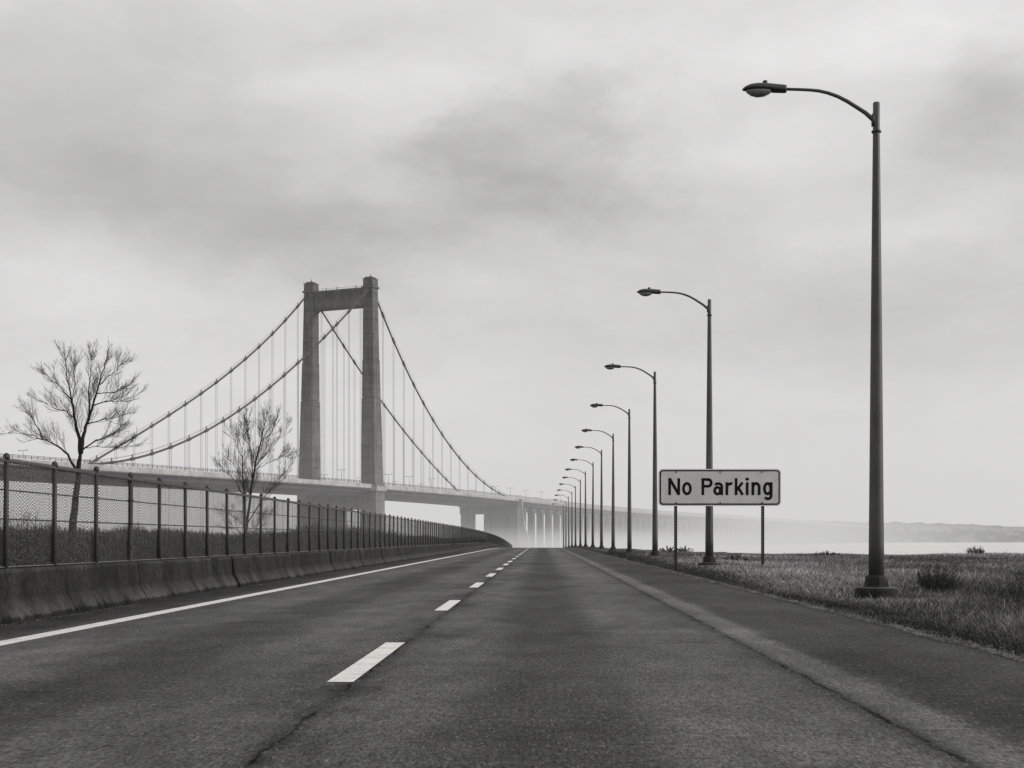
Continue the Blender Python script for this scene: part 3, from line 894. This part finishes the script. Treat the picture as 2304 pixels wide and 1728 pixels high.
stroke(ell(2.90, .26, .25-L_, .27-L_+.01, 0, 342, 22), True); stroke([(3.23-L_,0),(3.23-L_,.5)]+ell(2.95, .50, .28-L_, .265-L_, 0, 150, 14))
stroke([(3.37+L_,0),(3.37+L_,xh)]); stroke(ell(3.72, .44, .27, .31-L_+.01, 178, 78, 12))
stroke([(3.913+L_,0),(3.913+L_,1)]); stroke([(4.01,.27),(4.38,xh-.01)], w=L_*.95); stroke([(4.13,.43),(4.385,.01)], w=L_*.98)
stroke([(4.647,0),(4.647,xh)]); stroke([(4.647,.86),(4.647,1.02)], w=.095)
stroke([(4.90+L_,0),(4.90+L_,xh)]); stroke(ell(5.17, .46, .265-L_, .31-L_, 180, 0, 16)+[(5.435-L_,0)])
stroke(ell(5.85, .38, .27-L_, .39-L_, 0, 342, 24), True); stroke([(6.14-L_,xh),(6.14-L_,.0)]+ell(5.87, -.02, .27-L_, .28-L_, 0, -150, 14))
LET.build('lettering', M['sign_black'], panel, fix=False)
for px in (wx(1521), wx(1620), wx(1714.5)):
    for zz in (hh-.135, -hh+.135):
        b = MB().prism([(.03*math.cos(a*.785), .03*math.sin(a*.785)) for a in range(8)], lambda p,q,h: (p+px-cx, h, q+zz), -.045, -.027).build('bolt', M['sign_post'], panel)
for px in (1520.5, 1716.5):
    X = wx(px)-cx; mb = MB(); hwp = .062
    g = float(gz(X+cx, SY))-sz
    zend = zc+hh-.05
    mb.box(X-hwp, X-hwp+.034, .022, .075, g-.4, zend); mb.box(X+hwp-.034, X+hwp, .022, .075, g-.4, zend)
    z = g-.4
    while z < zend-.1:
        mb.box(X-hwp+.034, X+hwp-.034, .024, .034, z, z+.110); z += .115
    mb.build('post', M['sign_post'], sign)

# ------------------------------------------------------------------ the suspension bridge
BA = math.radians(22.3); DX, DY = math.sin(BA), math.cos(BA); NX, NY = DY, -DX
O_X, O_Y, BW_ = -73.5, 554., 31.4
def B(s, t, H): return (O_X+DX*s-NX*t, O_Y+DY*s-NY*t, EYE+H)
def s_of(px, t):          # where the line at offset t is seen at image column px (surveying aid)
    q = (px-1219)/2880.; X0, Y0 = O_X-NX*t, O_Y-NY*t
    return (q*Y0-X0)/(DX-q*DY)
def H_of(s, t, py): return (1213-py)/2880.*(O_Y-NY*t+DY*s)
DS = [-420,-209,-119,-10,82,158,257,440,576,900,1600]
DH = [22.6,23.7,24.2,24.6,24.3,23.3,21.6,20.6,21.,21.,20.]
import functools
pf = np.polyfit(DS[:9], DH[:9], 4)
def dh(s): return float(np.interp(s, DS, DH))-1.25
sm = np.linspace(-420, 1600, 600); smv = np.convolve(np.pad(np.interp(sm, DS, DH), 12, 'edge'), np.ones(25)/25, 'valid')
def dh(s): return float(np.interp(s, sm, smv))-1.25    # deck surface above eye level

bridge = empty('suspension_bridge', B(0, BW_/2, -EYE), 'hazy grey suspension bridge with one twin leg concrete tower', 'bridge')
bl = Vector(bridge.location)
def bmb_build(mb, name, mat, parent=bridge, smooth=False, fix=True):
    off = Vector(parent.location) if parent.parent is None else None
    mb.v = [(v[0]-bl.x, v[1]-bl.y, v[2]-bl.z) for v in mb.v]
    return mb.build(name, mat, parent, smooth=smooth, fix=fix)
def bbox(mb, s0, s1, t0, t1, H0, H1):
    return mb.hexa([B(s0,t0,H0),B(s1,t0,H0),B(s1,t1,H0),B(s0,t1,H0),B(s0,t0,H1),B(s1,t0,H1),B(s1,t1,H1),B(s0,t1,H1)])
def taper(mb, lo, hi, H0, H1):            # (s0,s1,t0,t1) at both heights
    p = []
    for (s0,s1,t0,t1), H in ((lo,H0),(hi,H1)): p += [B(s0,t0,H),B(s1,t0,H),B(s1,t1,H),B(s0,t1,H)]
    return mb.hexa(p)
# tower: portal beams as the part, legs as its own pieces
tw = MB()
bbox(tw, -1.7, 1.7, 2.6, BW_-2.6, 101.2, 107.9)
bbox(tw, -2.2, 2.2, 2.6, BW_-2.6, 107.9, 108.9)
bbox(tw, -1.9, 1.9, 2.6, BW_-2.6, 100.6, 101.2)
taper(tw, (-1.6,1.6,BW_-3.6,BW_-2.4), (-1.6,1.6,BW_-4.6,BW_-2.4), 99.6, 100.6)
tower = bmb_build(tw, 'tower', M['tower'])
tw = MB(); bbox(tw, -3.0, 3.0, 2.8, BW_-2.8, 12.8, 19.6); bmb_build(tw, 'strut', M['tower'], tower)          # below deck
tw = MB(); bbox(tw, -3.2, 3.2, 14.5, BW_+4.4, -6, 12.797); bmb_build(tw, 'base_wall', M['tower'], tower)
def leg(side):
    mb = MB()
    c = 0 if side < 0 else BW_
    def T(a, b): return (c-b, c+a) if side < 0 else (c-a, c+b)     # a = inward, b = outward
    secs = [(-6,   24, 3.4, 4.3, 4.1, 3.6, 4.0, 3.9),
            (24, 61.0, 3.3, 3.55, 3.65, 3.3, 2.75, 3.05),
            (61.2,77.8, 3.2, 2.65, 2.95, 3.2, 2.3, 2.7),
            (78, 108.5, 3.1, 2.15, 2.6, 3.1, 1.55, 2.3)]
    for H0, H1, i0, o0, l0, i1, o1, l1 in secs:
        ta, tb = T(i0, o0), T(i1, o1)
        taper(mb, (-l0,l0,ta[0],ta[1]), (-l1,l1,tb[0],tb[1]), H0, H1)
    # recess ribs on the outer face, cornice and cap
    ta = T(3.55, 2.1); bbox(mb, -2.8, 2.8, ta[0], ta[1], 108.5, 109.3)
    ta = T(3.1, 1.6); taper(mb, (-2.35,2.35,ta[0],ta[1]), (-2.25,2.25,ta[0],ta[1]), 109.3, 112.3)
    a2 = T(3.25, 1.75); a3 = T(2.3, .8); taper(mb, (-2.4,2.4,a2[0],a2[1]), (-1.7,1.7,a3[0],a3[1]), 112.3, 113.4)
    o = bmb_build(mb, 'leg', M['tower'], tower)
    mb = MB(); ta = T(4.0, 4.7); bbox(mb, -4.3, 4.3, ta[0], ta[1], 20.8, 23.0)
    if side < 0: bmb_build(mb, 'collar', M['tower_light'], tower)
    mb = MB()                                              # instruments and rails on top
    ta = T(3.2, 1.7)
    for k in range(5):
        s = -2.4+1.2*k
        for tt in ta: mb.tube([B(s,tt,112.3), B(s,tt,113.1)], .07, 4)
    m_ = (ta[0]+ta[1])/2
    mb.tube([B(0,m_,113.3), B(0,m_,114.8)], .14, 5); mb.tube([B(.9,m_+.5,113.3), B(.9,m_+.5,114.3)], .2, 5); mb.tube([B(-.6,m_-.4,114.3), B(.5,m_+.4,114.3)], .1, 4)
    bmb_build(mb, 'mast', M['bridge_rail'], tower)
leg(-1); leg(1)
mb = MB()
for k in range(13):
    t = 4+(BW_-8)*k/12
    for s in (-2.3,2.3): mb.tube([B(s,t,108.8), B(s,t,109.6)], .06, 4)
for s in (-2.3,2.3): mb.tube([B(s,3.5,109.55), B(s,BW_-3.5,109.55)], .045, 4)
for t in (8, 17.5, 23): mb.tube([B(0,t,108.8), B(0,t,110.6)], .16, 5)
bmb_build(mb, 'railing', M['bridge_rail'], tower)

# cables: surveyed points -> (s, H) -> smooth curve
def cable_curve(pts, t, apex, end):
    q = [(s_of(x, t), H_of(s_of(x, t), t, y)) for x, y in pts]
    S = np.array([a for a, _ in q]+[apex[0]]*3+[end[0]]*3); Hh = np.array([b for _, b in q]+[apex[1]]*3+[end[1]]*3)
    c = np.polyfit(S, Hh, 3)
    return lambda s: float(np.polyval(c, s))
near_L = [(768.6,712),(722,767.5),(680,811),(593.5,885),(494,950),(550.7,917),(428,986),(274,1035),(185.7,1054)]
far_L = [(576,788),(432.6,902),(346,957),(278.5,992.7),(190,1026),(640,720)]
near_R = [(861.5,714),(905,809.7),(943.7,891),(1026,1017.8),(1014,1005.8),(1062.7,1065.4),(1138.7,1115.6)]
far_R = [(751.7,734),(785.5,798),(812,855),(857,887),(903.6,963),(935,1005),(1026,1093.7),(989.5,1068)]
for nm, pts, t, sg in (('nL',near_L,0,-1),('fL',far_L,BW_,-1),('nR',near_R,0,1),('fR',far_R,BW_,1)):
    print('CABLE', nm, [(round(s_of(x,t)), round(H_of(s_of(x,t),t,y),1)) for x,y in pts])
def cab(t, pl, pr):
    sl = s_of(187, 0) if t == 0 else s_of(190, t); sr = s_of(1138.7, 0) if t == 0 else s_of(1049, t)
    cl = cable_curve(pl, t, (0,109.4), (sl, dh(sl)+.4)); cr = cable_curve(pr, t, (0,109.4), (sr, dh(sr)+.4))
    def H(s):
        if s < 0: return cl(s)
        return cr(s)
    return H, sl, sr
for t, pl, pr in ((0,near_L,near_R),(BW_,far_L,far_R)):
    H, sl, sr = cab(t, pl, pr)
    ss = np.concatenate([np.linspace(sl, 0, 50), np.linspace(0, sr, 50)[1:]])
    mb = MB(); mb.tube([B(s, t, H(s)) for s in ss], .36, 10)
    c = bmb_build(mb, 'main_cable', M['cable'], smooth=True)
    hand = MB()
    for off in (-.5, .5):
        hand.tube([B(s, t+off, H(s)+1.25) for s in ss], .045, 4)
    bmb_build(hand, 'hand_rope', M['hanger'], c)
    s = -9.6*int(-sl/9.6)
    hs = [v for v in np.arange(-9.6*int((-sl-3)/9.6), sr-3, 9.6) if abs(v) > 4]
    for s in hs:
        s = float(s); h = H(s); d0 = dh(s)
        if h < d0+1.5: continue
        mb = MB()
        for off in (-.45, .45): mb.tube([B(s+off, t, h-.1), B(s+off, t, d0-.3)], .062, 5)
        bmb_build(mb, 'hanger', M['hanger'], fix=False)
    for s in hs:
        mb = MB(); s = float(s); e = .8; mb.tube([B(s-e, t, H(s-e)), B(s+e, t, H(s+e))], .55, 10)
        mb.box(*[v for pr_ in zip(B(s,t,H(s)), B(s,t,H(s))) for v in (pr_[0]-.14, pr_[1]+.14)][:4], EYE+H(s)+.3, EYE+H(s)+1.5)
        bmb_build(mb, 'clamp', M['cable'], c, fix=False)

def deck_run(s0, s1, step=8):
    n = int((s1-s0)/step); ss = [s0+(s1-s0)*i/n for i in range(n+1)]
    prof_f = [(-2.4,0.35),(-2.4,-1.45),(-1.9,-1.7)]
    top = MB(); web = MB()
    ringT = [(-2.4,.35),(-2.4,-1.4),(-1.8,-1.6),(BW_+1.8,-1.6),(BW_+2.4,-1.4),(BW_+2.4,.35),(BW_+2.0,.35),(BW_+2.0,0),(-2.0,0),(-2.0,.35)]
    ringW = [(.6,-1.6),(1.2,-3.2),(5.5,-4.6),(BW_-5.5,-4.6),(BW_-1.2,-3.2),(BW_-.6,-1.6)]
    for mbx, ring in ((top, ringT), (web, ringW)):
        m = len(ring)
        for s in ss:
            for t, z in ring: mbx.v.append(B(s, t, dh(s)+z-.002*(mbx is web)))
        for i in range(n):
            for k in range(m):
                j = (k+1) % m; mbx.f.append((i*m+k, i*m+j, (i+1)*m+j, (i+1)*m+k))
        mbx.f.append(tuple(range(m))); mbx.f.append(tuple(n*m+k for k in range(m)))
    rl = MB()
    for t in (-2.2, BW_+2.2):
        for z in (.75, 1.1, 1.45): rl.tube([B(s, t, dh(s)+z) for s in ss], .07, 4)
        s = s0
        while s < s1:
            rl.tube([B(s,t,dh(s)+.3), B(s,t,dh(s)+1.5)], .09, 4); s += 2.4
    return top, web, rl
a, b, c = deck_run(-420, 152)
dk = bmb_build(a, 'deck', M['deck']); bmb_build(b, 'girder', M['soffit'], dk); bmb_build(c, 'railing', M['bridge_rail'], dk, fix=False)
# end pier: portal of four columns with a flared near buttress
pr = MB()
bbox(pr, 149.5, 154.8, -3.4, 30.6, 13.6, dh(152)-4.7)
bbox(pr, 149.2, 155.2, -3.8, 31.2, dh(152)-4.7, dh(152)-3.9)
for t0, t1 in ((23.4,30.3),(12.9,16.3),(3.3,11.2)):
    bbox(pr, 150, 154.5, t0, t1, -6, 13.7)
pf_ = [(150,dh(152)-4.8),(154.9,dh(152)-4.8),(155.3,15),(156.6,10.5),(159.5,5.5),(163.5,1),(167,-6),(150,-6)]
pr.prism(pf_, lambda p,q,h: B(p,h,q), -3.6, 2.6)
bmb_build(pr, 'pier', M['pier'])
pr = MB(); pr.prism([(155.2,dh(152)-.2),(156.4,dh(152)-.2),(156.6,15.2),(158.0,10.5),(161.,5.5),(165.,1),(169,-6),(167.3,-6),(163.8,1),(159.8,5.5),(156.9,10.5),(155.6,15)], lambda p,q,h: B(p,h,q), -4.2, 1.5)
bmb_build(pr, 'buttress', M['tower_light'])

# approach viaduct
via = empty('approach_viaduct', B(160, BW_/2, -EYE), 'pale concrete approach viaduct fading into mist right of the bridge', 'viaduct')
bl = Vector(via.location)
a, b, c = deck_run(152.4, 1500, 14)
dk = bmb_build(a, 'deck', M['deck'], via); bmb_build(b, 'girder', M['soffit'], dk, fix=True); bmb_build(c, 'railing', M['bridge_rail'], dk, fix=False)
s = 172.
while s < 1460:
    mb = MB(); d0 = dh(s)-4.4; w_ = 1.35 if s < 300 else (1.6 if s < 420 else 3.6)
    ring = [(s-w_,-6),(s+w_,-6),(s+w_*.95,d0-5),(s+w_*1.15,d0-2.4),(s+w_*1.8,d0-1.0),(s+w_*2.9,d0),(s-w_*2.9,d0),(s-w_*1.8,d0-1.),(s-w_*1.15,d0-2.4),(s-w_*.95,d0-5)]
    mb.prism(ring, lambda p,q,h: B(p,h,q), 1.0, 4.6)
    bmb_build(mb, 'pier', M['pier'], via)
    s += 13. if s < 420 else 17.

# deck lamps
def make_deck_lamp():
    t = empty('bridge_lamp', (0,0,0), 'small lamp post standing on the hazy bridge deck', 'lamp post', 'lamp posts along the bridge deck')
    MB().tube([(0,0,0),(0,0,5.6)], [.12,.08], 6).build('pole', M['bridge_lamp'], t)
    MB().tube([(-1.7,0,5.65),(-.8,0,5.75),(0,0,5.6),(.8,0,5.75),(1.7,0,5.65)], .07, 5).build('arm', M['bridge_lamp'], t)
    for sg in (-1,1):
        MB().box(min(sg*1.5,sg*2.4),max(sg*1.5,sg*2.4),-.18,.18,5.55,5.75).build('lamp_head', M['bridge_lamp'], t)
    return t
p0 = None; rot = math.atan2(NY, NX)
pxs = [52, 708, 730, 768, 810, 874, 890, 921, 948, 971, 1065, 1115, 1128, 1148, 1167, 1183, 1206.5, 1218, 1238.5, 1262]
for i, px in enumerate(pxs):
    t_ = 1.8 if i % 2 else BW_-1.8
    s = s_of(px, t_)
    if p0 is None: p0 = make_deck_lamp(); o = p0
    else: o = copy_tree(p0)
    o.location = B(s, t_, dh(s)); o.rotation_euler = (0,0,rot); o.scale = (.8,.8,1)
for o in list(COL.objects):
    if o.name.startswith('bridge_lamp') and o is not p0: o['label'] = 'double armed lamp post on the bridge deck, right of the shorter bare tree'
p0['label'] = 'small lamp post on the bridge deck at the left edge of the photo'; 

# ------------------------------------------------------------------ haze (homogeneous air that fades what is far)
def haze(name, x0, x1, y0, y1, z0, z1, sigma, L, label):
    m = bpy.data.materials.new(name); m.use_nodes = True; t = NT(m)
    t.n.remove(t.n['Principled BSDF'])
    ab = t.node('ShaderNodeVolumeAbsorption'); ab.inputs['Color'].default_value = (0,0,0,1); ab.inputs['Density'].default_value = sigma
    em = t.node('ShaderNodeEmission'); em.inputs['Color'].default_value = (1,.995,.972,1); em.inputs['Strength'].default_value = sigma*L
    ad = t.node('ShaderNodeAddShader'); t.link(ab.outputs[0], ad.inputs[0]); t.link(em.outputs[0], ad.inputs[1])
    t.link(ad.outputs[0], t.n['Material Output'].inputs['Volume'])
    o = MB().box(x0,x1,y0,y1,z0,z1).build(name, m)
    o.display_type = 'WIRE'
    return struct(o, label, 'haze')
haze('haze', -6000, 6000, -600, 7000, -11, 130, .00007, SKYL, 'thin bright haze filling the air')
def low_haze():
    m = bpy.data.materials.new('low_haze'); m.use_nodes = True; t = NT(m); t.n.remove(t.n['Principled BSDF'])
    p = t.node('ShaderNodeTexCoord').outputs['Object']; sp = t.node('ShaderNodeSeparateXYZ'); t.link(p, sp.inputs[0]); x, y, z = sp.outputs
    zp = t.math('MAXIMUM', z, 0)
    left = t.smooth(x, 40, 210, 1., 0.)
    bump_ = t.math('MULTIPLY', t.math('MULTIPLY', t.smooth(y, 230, 420), left), t.math('POWER', 2.718, t.math('DIVIDE', zp, -17.)))
    bump_ = t.math('MULTIPLY', bump_, t.smooth(y, 1100, 1500, .00095, 0.))
    mist = t.math('MULTIPLY', t.math('MULTIPLY', t.smooth(y, 450, 560), t.smooth(x, 30, 170, .0045, .0)), t.math('MULTIPLY', t.smooth(z, 9, -3), t.smooth(y, 850, 1200, 1., .0)))
    farl = t.math('MULTIPLY', t.smooth(x, 120, 460, .0034, 0.), t.smooth(y, 680, 1050))
    mist = t.math('MULTIPLY', mist, t.ramp(t.noise(t.vmath('MULTIPLY', p, (1,1,3)), .014, 2), .3, .7, .45, 1.5))
    low = t.math('ADD', farl, t.math('MULTIPLY', t.smooth(x, 150, 500, 1., .28), t.math('MULTIPLY', t.smooth(y, 150, 600), .00030)))
    tot = t.math('MULTIPLY', t.math('ADD', t.math('ADD', bump_, mist), low), t.smooth(z, 66, 40))
    ab = t.node('ShaderNodeVolumeAbsorption'); ab.inputs['Color'].default_value = (0,0,0,1); t.link(tot, ab.inputs['Density'])
    em = t.node('ShaderNodeEmission'); em.inputs['Color'].default_value = (1,.995,.972,1); t.link(t.math('MULTIPLY', tot, SKYL), em.inputs['Strength'])
    ad = t.node('ShaderNodeAddShader'); t.link(ab.outputs[0], ad.inputs[0]); t.link(em.outputs[0], ad.inputs[1])
    t.link(ad.outputs[0], t.n['Material Output'].inputs['Volume'])
    o = MB().box(-900, 2600, -60, 2400, -10.5, 66).build('low_haze', m); o.display_type = 'WIRE'
    return struct(o, 'denser haze lying low over the river and under the bridge', 'haze')
low_haze()

# ------------------------------------------------------------------ camera
cam = bpy.data.cameras.new('camera'); cam.lens = 45; cam.sensor_width = 36; cam.sensor_fit = 'HORIZONTAL'
cam.shift_x = -67/2304; cam.shift_y = 349/2304
cam.clip_start = .1; cam.clip_end = 20000
co = bpy.data.objects.new('camera', cam); COL.objects.link(co)
co.location = (0,0,EYE); co.rotation_euler = (math.radians(90),0,0)
SC.camera = co

# ------------------------------------------------------------------ light
SUN_EL, SUN_AZ = math.radians(24), math.radians(96)      # azimuth measured from +Y towards +X
w = bpy.data.worlds.new('World'); SC.world = w; w.use_nodes = True
t = NT(w); bg = t.n['Background']; bg.inputs['Strength'].default_value = .1
sky = t.node('ShaderNodeTexSky', sky_type='NISHITA'); sky.sun_disc = False
sky.sun_elevation = SUN_EL; sky.sun_rotation = SUN_AZ
bw = t.node('ShaderNodeRGBToBW'); t.link(sky.outputs[0], bw.inputs[0])
dr = t.node('ShaderNodeTexCoord').outputs['Generated']
wn = t.node('ShaderNodeTexNoise'); wn.inputs['Scale'].default_value = 7; wn.inputs['Detail'].default_value = 6; wn.inputs['Roughness'].default_value = .55
t.link(t.vmath('MULTIPLY', dr, (1,1,2.2)), wn.inputs['Vector'])
wob = t.vmath('MULTIPLY', t.vmath('SUBTRACT', wn.outputs['Color'], (.5,.5,.5)), (.15,.0,.10))
dw = t.vmath('ADD', dr, wob)
def blob(px, py, rx, ry, amp):
    d = Vector(((px-1219)/2880., 1., (1213-py)/2880.)).normalized()
    v = t.vmath('MULTIPLY', t.vmath('SUBTRACT', dw, tuple(d)), (2880./rx, 1.2, 2880./ry))
    d2 = t.vmath('DOT_PRODUCT', v, v)
    return t.math('MULTIPLY', t.math('POWER', 2.718, t.math('MULTIPLY', d2, -1)), amp*(2.0 if amp < 0 else 1.15))
tot = None
for bb_ in [(1240,480,430,120,-.065),(1000,560,640,120,-.035),
            (260,420,520,200,-.065),(60,260,300,200,-.035),(620,330,330,150,-.025),(650,500,340,80,-.04),
            (2240,240,150,80,-.08),(2100,330,200,60,-.03),(1900,720,700,160,-.05),(2300,480,200,160,-.03),(850,90,260,60,-.03),(420,140,300,70,-.025),
            (1500,140,450,110,.04),(2050,90,300,70,.05),(700,220,300,60,.03),(1000,250,180,70,.03),(1700,330,260,70,.04),(200,640,330,90,.05),(900,650,300,90,.02),(2100,480,300,50,.04)]:
    v = blob(*bb_); tot = v if tot is None else t.math('ADD', tot, v)
# the darker billowing cloud above the centre of the road
pf1 = t.math('ADD', blob(1262,355,215,150,.86), blob(1060,350,140,55,.5))
bil = t.noise(dr, 16, 8, .62, (1,1,1.5))
puff = t.math('ADD', pf1, t.math('MULTIPLY', t.math('SUBTRACT', bil, .5), 1.05))
tot = t.math('ADD', tot, t.math('MULTIPLY', t.smooth(puff, .12, .95), -.135))
bil2 = t.noise(t.vmath('ADD', dr, wob), 6, 8, .6, (1,1,1.7))
tot = t.math('ADD', tot, t.ramp(bil2, .32, .68, -.035, .04))
cl = t.noise(dr, 4.2, 7, .52, (1,1,2.6))
tot = t.math('ADD', tot, t.ramp(cl, .3, .7, -.04, .05))
cl2 = t.noise(dw, 14, 6, .55, (1,1,2.2))
tot = t.math('ADD', tot, t.ramp(cl2, .3, .7, -.022, .022))
szn = t.node('ShaderNodeSeparateXYZ'); t.link(dr, szn.inputs[0])
tot = t.math('MULTIPLY', tot, t.smooth(szn.outputs[2], .02, .16))
base = t.math('ADD', t.math('ADD', .675, tot), t.smooth(szn.outputs[2], .1, .45, 0, .06))
# the desaturated clear-sky texture adds its own brightening above the cloud
val = t.math('ADD', t.math('MULTIPLY', base, 9.5), t.math('MULTIPLY', bw.outputs[0], .12))
t.link(t.col(val), bg.inputs['Color'])
sun = bpy.data.lights.new('sun', 'SUN'); sun.energy = 2.5; sun.angle = math.radians(22); sun.color = (1,.985,.95)
so = bpy.data.objects.new('sun', sun); COL.objects.link(so)
d = Vector((math.sin(SUN_AZ)*math.cos(SUN_EL), math.cos(SUN_AZ)*math.cos(SUN_EL), math.sin(SUN_EL)))
so.rotation_euler = d.to_track_quat('Z', 'Y').to_euler(); so.location = (40, 20, 60)

SC.view_settings.view_transform = 'Standard'; SC.view_settings.look = 'None'; SC.view_settings.exposure = 0
SC.render.engine = 'CYCLES'
SC.cycles.transparent_max_bounces = 40; SC.cycles.volume_step_rate = .2; SC.cycles.volume_max_steps = 256; SC.cycles.max_bounces = 5; SC.cycles.volume_bounces = 0
SC.render.resolution_x = 1024; SC.render.resolution_y = 768
